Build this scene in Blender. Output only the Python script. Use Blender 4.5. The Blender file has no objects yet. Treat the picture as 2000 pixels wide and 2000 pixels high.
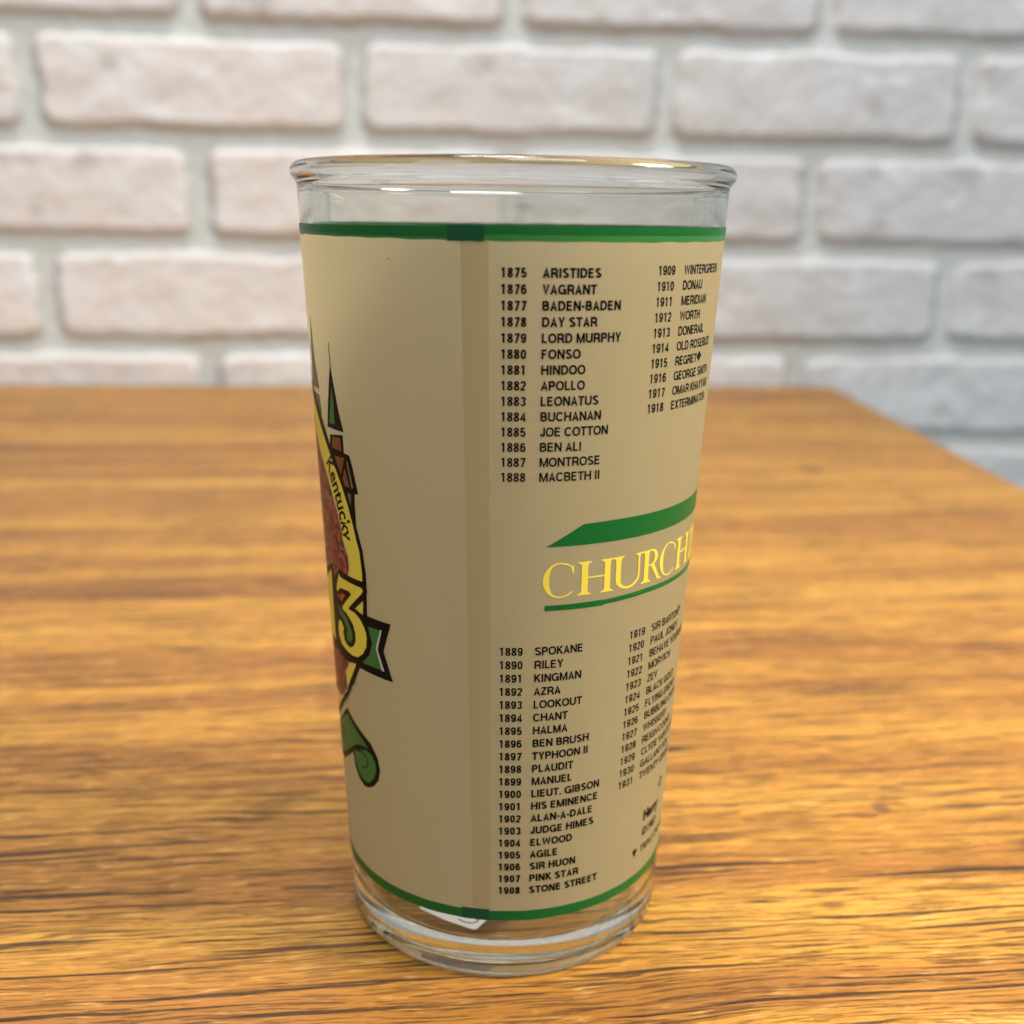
import bpy, bmesh, math, random
import numpy as np
from mathutils import Matrix, Vector
from mathutils.geometry import tessellate_polygon

MM = 0.001
sc = bpy.context.scene
C = bpy.data.collections.new("scene_objects")
sc.collection.children.link(C)

# ------------------------------------------------------------------ camera
cam_d = bpy.data.cameras.new("camera")
cam = bpy.data.objects.new("camera", cam_d)
C.objects.link(cam)
cam_d.sensor_width = 36.0
cam_d.sensor_fit = 'HORIZONTAL'
cam_d.lens = 2147.2 / 2000.0 * 36.0
cam_d.clip_start = 0.01
cam_d.clip_end = 50.0
right = Vector((0.9998991, 0.00066134, 0.01418903))
up = Vector((-0.01387376, 0.25975371, 0.96557523))
fwd = Vector((0.00304708, 0.96567467, -0.25973668))
pos = Vector((0.0, -187.604, 124.970)) * MM
M = Matrix.Identity(4)
for i in range(3):
    M[i][0], M[i][1], M[i][2], M[i][3] = right[i], up[i], -fwd[i], pos[i]
cam.matrix_world = M
cam_d.dof.use_dof = True
cam_d.dof.focus_distance = 0.167
cam_d.dof.aperture_fstop = 15.0
sc.camera = cam

# ------------------------------------------------------------------ room light
w = bpy.data.worlds.new("World")
sc.world = w
w.use_nodes = True
bg = w.node_tree.nodes["Background"]
bg.inputs["Color"].default_value = (0.92, 0.96, 1.0, 1)
bg.inputs["Strength"].default_value = 0.38


def area(name, loc, target, sx, sy, power, col):
    d = bpy.data.lights.new(name, 'AREA')
    d.shape = 'RECTANGLE'
    d.size, d.size_y = sx, sy
    d.energy = power
    d.color = col
    o = bpy.data.objects.new(name, d)
    C.objects.link(o)
    o.location = loc
    o.rotation_euler = (Vector(target) - Vector(loc)).to_track_quat('-Z', 'Y').to_euler()
    return o


area("ceiling_lamp", (0.30, -0.55, 1.60), (0.0, 0.30, 0.0), 0.8, 0.6, 16.5, (1.0, 0.99, 0.98))
area("ceiling_lamp", (-0.10, 0.30, 1.60), (-0.05, 0.40, 0.0), 0.5, 0.3, 17.5, (1.0, 0.99, 0.98))
area("side_lamp", (0.80, -0.14, 0.62), (0.115, -0.01, 0.0), 0.28, 0.28, 3.1, (1.0, 0.90, 0.72)).data.spread = math.radians(75)
area("window_light", (-0.75, -0.95, 0.95), (0.0, 0.0, 0.1), 0.6, 0.7, 3.6, (0.92, 0.965, 1.0))

sc.render.engine = 'CYCLES'
cy = sc.cycles
cy.use_denoising = True
cy.max_bounces = 16
cy.transmission_bounces = 14
cy.glossy_bounces = 8
cy.diffuse_bounces = 4
cy.transparent_max_bounces = 12
cy.caustics_reflective = True
cy.caustics_refractive = True
cy.blur_glossy = 0.6
cy.sample_clamp_indirect = 6.0
sc.view_settings.view_transform = 'Standard'
sc.view_settings.look = 'None'
sc.view_settings.exposure = 0.0
sc.view_settings.gamma = 1.0
sc.view_settings.use_curve_mapping = False


# ------------------------------------------------------------------ helpers
def link(name, me, parent=None, mat=None):
    o = bpy.data.objects.new(name, me)
    C.objects.link(o)
    if parent:
        o.parent = parent
    if mat:
        me.materials.append(mat)
    return o


def mat(name):
    m = bpy.data.materials.new(name)
    m.use_nodes = True
    nt = m.node_tree
    nt.nodes.clear()
    out = nt.nodes.new('ShaderNodeOutputMaterial')
    return m, nt, out


class N:
    """small node-graph helper"""

    def __init__(self, nt):
        self.nt = nt

    def n(self, kind, **kw):
        nd = self.nt.nodes.new(kind)
        for k, v in kw.items():
            setattr(nd, k, v)
        return nd

    def l(self, a, b):
        self.nt.links.new(a, b)

    def noise(self, vec, scale, detail=4.0, rough=0.55, dist=0.0, sock='Fac'):
        nd = self.n('ShaderNodeTexNoise')
        nd.inputs['Scale'].default_value = scale
        nd.inputs['Detail'].default_value = detail
        nd.inputs['Roughness'].default_value = rough
        nd.inputs['Distortion'].default_value = dist
        self.l(vec, nd.inputs['Vector'])
        return nd.outputs[sock]

    def mapping(self, vec, scale, loc=(0, 0, 0)):
        nd = self.n('ShaderNodeMapping')
        nd.inputs['Scale'].default_value = scale
        nd.inputs['Location'].default_value = loc
        self.l(vec, nd.inputs['Vector'])
        return nd.outputs['Vector']

    def ramp(self, fac, stops, interp='LINEAR'):
        nd = self.n('ShaderNodeValToRGB')
        r = nd.color_ramp
        r.interpolation = interp
        while len(r.elements) < len(stops):
            r.elements.new(0.5)
        for e, (p, c) in zip(r.elements, stops):
            e.position = p
            e.color = c if len(c) == 4 else (*c, 1)
        self.l(fac, nd.inputs['Fac'])
        return nd.outputs['Color']

    def math(self, op, a, b=None, clamp=False):
        nd = self.n('ShaderNodeMath', operation=op, use_clamp=clamp)
        for i, v in enumerate((a, b)):
            if v is None:
                continue
            if isinstance(v, (int, float)):
                nd.inputs[i].default_value = v
            else:
                self.l(v, nd.inputs[i])
        return nd.outputs[0]

    def mix(self, fac, a, b, blend='MIX'):
        nd = self.n('ShaderNodeMix', data_type='RGBA', blend_type=blend)
        for s, v in ((nd.inputs[0], fac), (nd.inputs[6], a), (nd.inputs[7], b)):
            if isinstance(v, (int, float)):
                s.default_value = v
            elif isinstance(v, tuple):
                s.default_value = v if len(v) == 4 else (*v, 1)
            else:
                self.l(v, s)
        return nd.outputs[2]


# ------------------------------------------------------------------ materials
def brick_material():
    m, nt, out = mat("pale_brick")
    g = N(nt)
    co = g.n('ShaderNodeTexCoord').outputs['Object']
    at = g.n('ShaderNodeAttribute', attribute_name='brick').outputs['Fac']
    tone = g.n('ShaderNodeAttribute', attribute_name='tone').outputs['Fac']
    n1 = g.noise(g.mapping(co, (16, 16, 22)), 1.0, 5, 0.6, 0.4)
    n2 = g.noise(g.mapping(co, (38, 38, 52), (3, 1, 7)), 1.0, 4, 0.6, 0.6)
    n3 = g.noise(co, 420, 3, 0.6)
    pink = g.ramp(n1, [(0.30, (0.71, 0.725, 0.74)), (0.50, (0.70, 0.66, 0.63)), (0.68, (0.73, 0.745, 0.76))])
    grey = g.ramp(n1, [(0.30, (0.63, 0.655, 0.67)), (0.52, (0.565, 0.575, 0.58)), (0.70, (0.65, 0.67, 0.68))])
    col = g.mix(tone, pink, grey)
    col = g.mix(g.math('MULTIPLY', g.ramp(n2, [(0.58, (0, 0, 0)), (0.72, (1, 1, 1))]), 0.8), col, (0.77, 0.79, 0.81))
    # a few darker mineral specks in the brick face
    sp = g.noise(g.mapping(co, (30, 30, 40), (9, 4, 2)), 1.0, 1, 0.4)
    col = g.mix(g.math('MULTIPLY', g.ramp(sp, [(0.66, (0, 0, 0)), (0.75, (1, 1, 1))]), 0.5), col, (0.36, 0.34, 0.32))
    mort = g.mix(n2, (0.53, 0.57, 0.56), (0.635, 0.67, 0.66))
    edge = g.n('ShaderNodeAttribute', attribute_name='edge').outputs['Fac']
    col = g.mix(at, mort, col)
    col = g.mix(g.math('MULTIPLY', edge, g.ramp(n2, [(0.35, (0.15,) * 3), (0.62, (0.65,) * 3)])), col, (0.40, 0.37, 0.34))  # grey-brown rim round each brick: joint shadow painted into the colour
    b = g.n('ShaderNodeBsdfPrincipled')
    g.l(col, b.inputs['Base Color'])
    b.inputs['Roughness'].default_value = 0.72
    b.inputs['Specular IOR Level'].default_value = 0.3
    bp = g.n('ShaderNodeBump')
    bp.inputs['Strength'].default_value = 0.35
    bp.inputs['Distance'].default_value = 0.001
    g.l(n3, bp.inputs['Height'])
    g.l(bp.outputs[0], b.inputs['Normal'])
    g.l(b.outputs[0], out.inputs['Surface'])
    return m


def wood_material():
    m, nt, out = mat("golden_oak")
    g = N(nt)
    co = g.n('ShaderNodeTexCoord').outputs['Object']
    rot = g.n('ShaderNodeMapping')
    rot.inputs['Rotation'].default_value = (0, 0, -0.030)
    g.l(co, rot.inputs['Vector'])
    co = rot.outputs['Vector']
    # slow waviness of the grain
    wv = g.noise(g.mapping(co, (9, 26, 1)), 1.0, 3, 0.5, 0.0, 'Color')
    wv2 = g.noise(g.mapping(co, (45, 120, 1)), 1.0, 2, 0.5, 0.0, 'Color')
    vm = g.n('ShaderNodeVectorMath', operation='MULTIPLY_ADD')
    g.l(wv, vm.inputs[0])
    vm.inputs[1].default_value = (0, 0.0095, 0)
    g.l(co, vm.inputs[2])
    vm2 = g.n('ShaderNodeVectorMath', operation='MULTIPLY_ADD')
    g.l(wv2, vm2.inputs[0])
    vm2.inputs[1].default_value = (0, 0.0009, 0)
    g.l(vm.outputs[0], vm2.inputs[2])
    p = vm2.outputs[0]
    bands = g.noise(g.mapping(p, (2.2, 46, 1)), 1.0, 4, 0.6)
    base = g.ramp(bands, [(0.30, (0.20, 0.078, 0.016)), (0.44, (0.365, 0.158, 0.026)),
                          (0.56, (0.535, 0.265, 0.037)), (0.73, (0.66, 0.365, 0.056))])
    fine = g.noise(g.mapping(p, (55, 2000, 1), (2, 5, 0)), 1.0, 3, 0.6)
    base = g.mix(g.math('MULTIPLY', g.ramp(fine, [(0.40, (1, 1, 1)), (0.60, (0, 0, 0))]), 0.55), base, (0.30, 0.115, 0.02))
    rays = g.noise(g.mapping(p, (150, 700, 1), (8, 1, 0)), 1.0, 2, 0.5)
    base = g.mix(g.math('MULTIPLY', g.ramp(rays, [(0.58, (0, 0, 0)), (0.72, (1, 1, 1))]), 0.40), base, (0.78, 0.45, 0.14))
    # open dark pores, long and broken
    gr1 = g.noise(g.mapping(p, (15, 700, 1), (1, 3, 0)), 1.0, 5, 0.62)
    pore1 = g.ramp(gr1, [(0.395, (1, 1, 1)), (0.44, (0, 0, 0))])
    gr2 = g.noise(g.mapping(p, (70, 1700, 1), (6, 2, 0)), 1.0, 4, 0.62)
    pore2 = g.ramp(gr2, [(0.415, (1, 1, 1)), (0.462, (0, 0, 0))])
    gr3 = g.noise(g.mapping(p, (190, 2600, 1), (3, 7, 0)), 1.0, 2, 0.6)
    pore3 = g.ramp(gr3, [(0.38, (1, 1, 1)), (0.46, (0, 0, 0))])
    # where the pores crowd together the board is darker
    crowd = g.ramp(g.noise(g.mapping(p, (5, 95, 1), (4, 9, 0)), 1.0, 3, 0.6), [(0.36, (1, 1, 1)), (0.62, (0.28, 0.28, 0.28))])
    col = g.mix(g.math('MULTIPLY', pore3, 0.42), base, (0.20, 0.075, 0.014))
    col = g.mix(g.math('MULTIPLY', g.math('MULTIPLY', pore2, 0.92), crowd), col, (0.085, 0.032, 0.009))
    col = g.mix(g.math('MULTIPLY', pore1, 0.92), col, (0.040, 0.018, 0.010))
    # two small knots
    for (kx, ky, r) in ((0.0851*math.cos(.03)+0.0247*math.sin(.03), -0.0851*math.sin(.03)+0.0247*math.cos(.03), 0.0030), (0.1846*math.cos(.03)+0.3573*math.sin(.03), -0.1846*math.sin(.03)+0.3573*math.cos(.03), 0.0100)):
        d = g.n('ShaderNodeVectorMath', operation='DISTANCE')
        g.l(vm.outputs[0], d.inputs[0])
        d.inputs[1].default_value = (kx, ky + 0.0048, 0)
        mk = g.n('ShaderNodeMapRange', interpolation_type='SMOOTHSTEP')
        mk.inputs['From Min'].default_value = r
        mk.inputs['From Max'].default_value = r * 0.35
        g.l(d.outputs['Value'], mk.inputs['Value'])
        col = g.mix(g.math('MULTIPLY', mk.outputs[0], 0.7), col, (0.10, 0.045, 0.028))
    b = g.n('ShaderNodeBsdfPrincipled')
    g.l(col, b.inputs['Base Color'])
    rg = g.noise(g.mapping(p, (60, 500, 1)), 1.0, 3, 0.6)
    rgh = g.ramp(rg, [(0.3, (0.34,) * 3), (0.7, (0.50,) * 3)])
    g.l(rgh, b.inputs['Roughness'])
    b.inputs['Specular IOR Level'].default_value = 0.36
    hgt = g.math('ADD', g.math('MULTIPLY', pore1, -1.0), g.math('MULTIPLY', pore2, -0.6))
    hgt = g.math('ADD', hgt, g.math('MULTIPLY', fine, 0.5))
    bp = g.n('ShaderNodeBump')
    bp.inputs['Strength'].default_value = 0.8
    bp.inputs['Distance'].default_value = 0.00035
    g.l(hgt, bp.inputs['Height'])
    g.l(bp.outputs[0], b.inputs['Normal'])
    g.l(b.outputs[0], out.inputs['Surface'])
    return m


def glass_material():
    m, nt, out = mat("clear_glass")
    g = N(nt)
    b = g.n('ShaderNodeBsdfGlass')
    b.inputs['Color'].default_value = (0.945, 0.952, 0.935, 1)
    b.inputs['IOR'].default_value = 1.5
    b.inputs['Roughness'].default_value = 0.0
    g.l(b.outputs[0], out.inputs['Surface'])
    return m


def print_material(name, refl, trans, tfac, rough=0.5, mottled=None):
    """coating on the glass: part of the light scatters back, part goes through"""
    m, nt, out = mat(name)
    g = N(nt)
    co = g.n('ShaderNodeTexCoord').outputs['Object']
    n1 = g.noise(co, 900, 2, 0.6)
    d = g.n('ShaderNodeBsdfPrincipled')
    d.inputs['Roughness'].default_value = rough
    d.inputs['Specular IOR Level'].default_value = 0.25
    col = g.mix(g.math('MULTIPLY', n1, 0.25), refl, tuple(c * 0.82 for c in refl))
    if mottled:
        col = mottled(g, co)
    g.l(col, d.inputs['Base Color'])
    if tfac > 0:
        t = g.n('ShaderNodeBsdfTranslucent')
        t.inputs['Color'].default_value = (*trans, 1)
        mx = g.n('ShaderNodeMixShader')
        mx.inputs[0].default_value = tfac
        g.l(d.outputs[0], mx.inputs[1])
        g.l(t.outputs[0], mx.inputs[2])
        g.l(mx.outputs[0], out.inputs['Surface'])
    else:
        g.l(d.outputs[0], out.inputs['Surface'])
    return m


def rose_colours(g, co):
    v = g.n('ShaderNodeTexVoronoi', feature='DISTANCE_TO_EDGE')
    v.inputs['Scale'].default_value = 560
    wob = g.noise(co, 700, 2, 0.5, 0.0, 'Color')
    mv = g.n('ShaderNodeVectorMath', operation='MULTIPLY_ADD')
    g.l(wob, mv.inputs[0])
    mv.inputs[1].default_value = (0.0016, 0.0016, 0.0016)
    g.l(g.mapping(co, (1, 1, 0.7)), mv.inputs[2])
    g.l(mv.outputs[0], v.inputs['Vector'])
    n = g.noise(co, 900, 3, 0.6, 1.0)
    body = g.ramp(n, [(0.35, (0.012, 0.003, 0.003)), (0.50, (0.090, 0.009, 0.007)), (0.66, (0.20, 0.022, 0.014))])
    line = g.ramp(v.outputs['Distance'], [(0.03, (1, 1, 1)), (0.09, (0, 0, 0))])
    return g.mix(g.math('MULTIPLY', line, 0.7), body, (0.40, 0.10, 0.075))


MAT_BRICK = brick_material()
MAT_WOOD = wood_material()
MAT_GLASS = glass_material()
MAT_FROST = print_material("frosted_coating", (0.54, 0.43, 0.225), (0.97, 0.83, 0.57), 0.64, 0.55)
MAT_SEAM = print_material("frosted_overlap", (0.52, 0.41, 0.21), (0.86, 0.73, 0.50), 0.48, 0.55)
MAT_GREEN = print_material("green_ink", (0.006, 0.115, 0.017), (0.03, 0.20, 0.03), 0.12, 0.35)
MAT_LGREEN = print_material("light_green_ink", (0.035, 0.18, 0.035), (0.05, 0.25, 0.05), 0.12, 0.35)
MAT_DGREEN = print_material("dark_green_ink", (0.004, 0.066, 0.020), (0.01, 0.1, 0.03), 0.05, 0.35)
MAT_LEAF = print_material("leaf_green_ink", (0.045, 0.17, 0.035), (0.05, 0.2, 0.03), 0.15, 0.4)
MAT_BLACK = print_material("black_ink", (0.006, 0.005, 0.004), (0, 0, 0), 0.0, 0.4)
MAT_BLACK.node_tree.nodes["Principled BSDF"].inputs["Specular IOR Level"].default_value = 0.06
MAT_YELLOW = print_material("yellow_ink", (0.92, 0.69, 0.075), (0.9, 0.65, 0.08), 0.2, 0.4)
MAT_BROWN = print_material("brown_ink", (0.20, 0.055, 0.014), (0.2, 0.06, 0.01), 0.1, 0.4)
MAT_TAN = print_material("pale_ink", (0.62, 0.55, 0.46), (0.5, 0.45, 0.4), 0.2, 0.4)
MAT_GREY = print_material("grey_brown_ink", (0.16, 0.13, 0.08), (0.1, 0.08, 0.05), 0.1, 0.4)
MAT_RED = print_material("red_ink", (0.52, 0.055, 0.015), (0.5, 0.05, 0.01), 0.1, 0.4)
MAT_ROSE = print_material("rose_red_ink", (0.2, 0.02, 0.01), (0.2, 0.02, 0.01), 0.0, 0.4, rose_colours)

# ------------------------------------------------------------------ brick wall
PHI = math.atan(0.077)


def smooth(a, b, x):
    t = np.clip((x - a) / (b - a), 0, 1)
    return t * t * (3 - 2 * t)


def vnoise(u, v, seed):
    """cheap smooth value noise on arrays"""
    rng = np.random.RandomState(seed)
    tab = rng.rand(256, 256)
    iu, iv = np.floor(u).astype(int), np.floor(v).astype(int)
    fu, fv = u - iu, v - iv
    fu, fv = fu * fu * (3 - 2 * fu), fv * fv * (3 - 2 * fv)
    q = lambda a, b: tab[a % 256, b % 256]
    return (q(iu, iv) * (1 - fu) + q(iu + 1, iv) * fu) * (1 - fv) + (q(iu, iv + 1) * (1 - fu) + q(iu + 1, iv + 1) * fu) * fv


def build_wall():
    du = 2.4
    us = np.arange(-1000, 1500, du)
    zs = np.arange(-500, 520, du)
    U, Z = np.meshgrid(us, zs)
    PU, PZ = 228.5, 74.2
    # edges of the bricks wander a little
    eu = (vnoise(U / 9, Z / 9, 1) - .5) * 2.4 + (vnoise(U / 34, Z / 34, 2) - .5) * 3.4
    ez = (vnoise(U / 9, Z / 9, 3) - .5) * 1.8 + (vnoise(U / 44, Z / 30, 4) - .5) * 3.6
    zz = Z + ez - 27.8
    row = np.floor(zz / PZ).astype(int)
    off = np.where(row % 2 == 0, -116.0, -1.0)       # rows D/B and C/E of the bond
    # row 0 lies just above the mortar line at 27.8 mm
    uu = U + eu - off
    colm = np.floor(uu / PU).astype(int)
    lu = uu - (colm + .5) * PU
    lz = zz - (row + .5) * PZ
    h = ((row * 7919 + colm * 104729) % 1000) / 1000.0
    h2 = ((row * 3571 + colm * 7727) % 1000) / 1000.0
    hw = (PU - 15.0) / 2 + (h - .5) * 3
    hz = (PZ - 13.0) / 2 + (h2 - .5) * 1.6
    r = 9.0
    qx, qz = np.abs(lu) - hw + r, np.abs(lz) - hz + r
    sd = np.hypot(np.maximum(qx, 0), np.maximum(qz, 0)) + np.minimum(np.maximum(qx, qz), 0) - r
    k = 1 - smooth(-4.0, 2.5, sd)
    H = k * (6.3 + (h2 - .5) * 1.6)
    H += k * ((vnoise(U / 26, Z / 20, 5) - .5) * 1.6 + (vnoise(U / 7, Z / 6, 6) - .5) * .8)
    H += (1 - k) * (vnoise(U / 6, Z / 6, 7) - .5) * 1.0
    nz, nu = U.shape
    co = np.stack([U, -H, Z], -1).reshape(-1, 3) * MM
    idx = np.arange(nz * nu).reshape(nz, nu)
    quads = np.stack([idx[:-1, :-1], idx[:-1, 1:], idx[1:, 1:], idx[1:, :-1]], -1).reshape(-1, 4)
    me = bpy.data.meshes.new("brick_wall")
    me.vertices.add(len(co))
    me.vertices.foreach_set("co", co.ravel().astype(np.float32))
    me.loops.add(quads.size)
    me.loops.foreach_set("vertex_index", quads.ravel().astype(np.int32))
    me.polygons.add(len(quads))
    me.polygons.foreach_set("loop_start", np.arange(0, quads.size, 4, dtype=np.int32))
    me.polygons.foreach_set("loop_total", np.full(len(quads), 4, dtype=np.int32))
    me.polygons.foreach_set("use_smooth", np.ones(len(quads), dtype=bool))
    me.update()
    me.validate()
    a = me.attributes.new('brick', 'FLOAT', 'POINT')
    a.data.foreach_set('value', (1 - smooth(-2.2, 1.2, sd)).ravel().astype(np.float32))
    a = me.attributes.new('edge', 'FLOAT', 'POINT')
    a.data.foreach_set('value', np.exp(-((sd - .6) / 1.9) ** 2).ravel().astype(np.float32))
    a = me.attributes.new('tone', 'FLOAT', 'POINT')
    a.data.foreach_set('value', np.clip(h * .7 - .1 + np.minimum(U + 40, 330) / 450, 0, 1).ravel().astype(np.float32))  # random tone per brick, plus light fall-off to the right painted as greyer colour
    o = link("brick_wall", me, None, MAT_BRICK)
    o.location = (0, 668 * MM, 0)
    o.rotation_euler = (0, 0, PHI)
    o['label'] = "whitewashed pale pink and grey brick wall with grey mortar behind the wooden table"
    o['category'] = "wall"
    return o


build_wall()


# ------------------------------------------------------------------ table
def build_table():
    c, s = math.cos(PHI), math.sin(PHI)
    loc = lambda x, y: (x * c + y * s, -x * s + y * c)
    BL, BR = (-640, 655 - .077 * 640), (256.5, 674.5)
    FR, FL = (256.5, -46 + .077 * 256.5), (-640, -46 - .077 * 640)
    pts = [FL, FR]
    # rounded back right corner
    r = 16.0
    for i in range(7):
        a = math.radians(90 * i / 6)
        pts.append((256.5 - r + r * math.cos(a), 674.5 - r - .6 + r * math.sin(a)))
    pts.append(BL)
    bm = bmesh.new()
    vs = [bm.verts.new((*[q * MM for q in loc(*p)], 0)) for p in pts]
    f = bm.faces.new(vs)
    ext = bmesh.ops.extrude_face_region(bm, geom=[f])
    low = [g for g in ext['geom'] if isinstance(g, bmesh.types.BMVert)]
    bmesh.ops.translate(bm, vec=(0, 0, -26 * MM), verts=low)
    bmesh.ops.recalc_face_normals(bm, faces=bm.faces)
    edges = [e for e in bm.edges if all(abs(v.co.z) < 1e-7 for v in e.verts)]
    bmesh.ops.bevel(bm, geom=edges, offset=8 * MM, segments=6, profile=0.5, affect='EDGES', clamp_overlap=True)
    for fc in bm.faces:
        fc.smooth = abs(fc.normal.z) < 0.999
    me = bpy.data.meshes.new("wooden_table")
    bm.to_mesh(me)
    o = link("wooden_table", me, None, MAT_WOOD)
    o.rotation_euler = (0, 0, PHI)
    o['label'] = "golden oak table top with dark open grain, pushed against the brick wall"
    o['category'] = "table"
    return o


build_table()

# ------------------------------------------------------------------ drinking glass
GH, RB, RT = 133.0, 28.57, 35.04


def R(z):
    return RB + (RT - RB) * z / GH


glass = bpy.data.objects.new("drinking_glass", None)
C.objects.link(glass)
glass.empty_display_size = 0.03
glass['label'] = "tall clear and frosted glass tumbler printed with green bands and lists of years and names"
glass['category'] = "drinking glass"


def lathe(name, prof, material, seg=320):
    bm = bmesh.new()
    rings = []
    for (r, z) in prof:
        if r < 1e-6:
            rings.append([bm.verts.new((0, 0, z * MM))])
        else:
            rings.append([bm.verts.new((r * math.sin(2 * math.pi * i / seg) * MM, -r * math.cos(2 * math.pi * i / seg) * MM, z * MM))
                          for i in range(seg)])
    for a, b in zip(rings[:-1], rings[1:]):
        for i in range(seg):
            j = (i + 1) % seg
            if len(a) == 1:
                bm.faces.new((a[0], b[j], b[i]))
            elif len(b) == 1:
                bm.faces.new((a[i], a[j], b[0]))
            else:
                bm.faces.new((a[i], a[j], b[j], b[i]))
    bmesh.ops.recalc_face_normals(bm, faces=bm.faces)
    for f in bm.faces:
        f.smooth = True
    me = bpy.data.meshes.new(name)
    bm.to_mesh(me)
    return link(name, me, glass, material)


def arc(cx, cz, r, a0, a1, n):
    return [(cx + r * math.cos(math.radians(a0 + (a1 - a0) * i / n)), cz + r * math.sin(math.radians(a0 + (a1 - a0) * i / n)))
            for i in range(n + 1)]


prof = [(0, 0.9), (12, 0.9), (20, 0.86), (23.2, 0.5)]
prof += arc(24.6, 1.79, 1.75, -110, -90, 3)
prof += arc(RB - 1.7, 1.74, 1.7, -90, -3, 8)
prof += [(R(z), z) for z in (2.6, 4.0, 6, 8, 10, 14, 20, 30, 40, 50, 60, 70, 80, 90, 100, 110, 118, 122, 125, 127.5, 128.8)]
prof += [(R(129.5) + .03, 129.5), (R(129.9) + .16, 129.9)]
prof += [(34.46 + 1.42 * math.cos(math.radians(t)), 131.42 + 1.5 * math.sin(math.radians(t))) for t in range(-48, 181, 12)]
tw = lambda z: 1.80 + max(0, (60 - z)) / 60 * 0.85
prof += [(R(z) - tw(z) - .06 * max(0, (z - 126) / 4) ** 2, z) for z in (130, 128, 126, 124, 121, 117, 110, 100, 90, 80, 70, 60, 50, 40, 32, 25, 20, 15, 12, 10)]
fl = 6.6
ri = R(8.4) - tw(8.4)
prof += arc(ri - 1.75, fl + 1.75, 1.75, 0, -86, 9)
prof += [(14, fl + .02), (7, fl - .05), (0, fl - .08)]
lathe("glass_body", prof, MAT_GLASS)


# ---- printing on the glass: (s, z) in mm, s measured round the wall from the side facing the camera
def wrap(bm, off):
    for v in bm.verts:
        s, z = v.co.x, v.co.y
        th = s / R(z)
        r = R(z) + off + v.co.z
        v.co = Vector((r * math.sin(th), -r * math.cos(th), z)) * MM


def finish(bm, name, parent, material, off):
    wrap(bm, off)
    for f in bm.faces:
        f.smooth = True
    me = bpy.data.meshes.new(name)
    bm.to_mesh(me)
    bm.free()
    return link(name, me, parent, material)


def add_poly(bm, pts, maxlen=1.6):
    vs = [bm.verts.new((x, y, 0)) for x, y in pts]
    fs = set()
    for tri in tessellate_polygon([[Vector((x, y, 0)) for x, y in pts]]):
        try:
            fs.add(bm.faces.new([vs[i] for i in tri]))
        except ValueError:
            pass
    for _ in range(6):
        es = {e for f in fs if f.is_valid for e in f.edges if e.calc_length() > maxlen}
        if not es:
            break
        r2 = bmesh.ops.subdivide_edges(bm, edges=list(es), cuts=1)
        fs = {x for x in bm.faces}
        bad = [x for x in fs if len(x.verts) > 4]
        if bad:
            bmesh.ops.triangulate(bm, faces=bad)
            fs = {x for x in bm.faces}


def polys(name, parent, material, off, lists):
    bm = bmesh.new()
    for q, pts in enumerate(lists):
        b2 = bmesh.new()
        add_poly(b2, pts)
        for v in b2.verts:
            v.co.z = q * .003
        tmp = bpy.data.meshes.new("tmp")
        b2.to_mesh(tmp)
        b2.free()
        bm.from_mesh(tmp)
        bpy.data.meshes.remove(tmp)
    bmesh.ops.recalc_face_normals(bm, faces=bm.faces)
    return finish(bm, name, parent, material, off)


def ring(name, parent, material, off, zlo, zhi, t0, t1, n=300, rows=1):
    """band between two heights (functions of angle in degrees)"""
    bm = bmesh.new()
    cols = []
    for i in range(n + 1):
        th = t0 + (t1 - t0) * i / n
        a, b = zlo(th), zhi(th)
        c = []
        for k in range(rows + 1):
            z = a + (b - a) * k / rows
            r = R(z) + off
            c.append(bm.verts.new((r * math.sin(math.radians(th)) * MM, -r * math.cos(math.radians(th)) * MM, z * MM)))
        cols.append(c)
    for p, q in zip(cols[:-1], cols[1:]):
        for k in range(rows):
            bm.faces.new((p[k], q[k], q[k + 1], p[k + 1]))
    for f in bm.faces:
        f.smooth = True
    me = bpy.data.meshes.new(name)
    bm.to_mesh(me)
    bm.free()
    return link(name, me, parent, material)


rnd = random.Random(5)
wob = [(rnd.uniform(.02, .05), rnd.uniform(5, 40), rnd.uniform(0, 6)) for _ in range(5)]
jit = lambda th, k=1.0: k * sum(a * math.sin(f * math.radians(th) + p) for a, f, p in wob) * .5

# frosted field, with the strip where its two ends overlap
frost = ring("frosted_coating", glass, MAT_FROST, 0.05, lambda t: 13.4, lambda t: 122.3, -180, 180, 320, 30)
bm = bmesh.new()
NS = 24
cols = []
for k in range(NS + 1):
    z = 14.0 + (121.9 - 14.0) * k / NS
    f = (z - 15.7) / (121.3 - 15.7)
    a, b = -9.93 + f * -1.90, -3.93 + f * -1.45
    cols.append([bm.verts.new(((R(z) + .07) * math.sin(math.radians(t)) * MM, -(R(z) + .07) * math.cos(math.radians(t)) * MM, z * MM))
                 for t in np.linspace(a, b, 5)])
for p, q in zip(cols[:-1], cols[1:]):
    for i in range(4):
        bm.faces.new((p[i], p[i + 1], q[i + 1], q[i]))
for f in bm.faces:
    f.smooth = True
me = bpy.data.meshes.new("overlap_strip")
bm.to_mesh(me)
bm.free()
link("overlap_strip", me, frost, MAT_SEAM)

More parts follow.
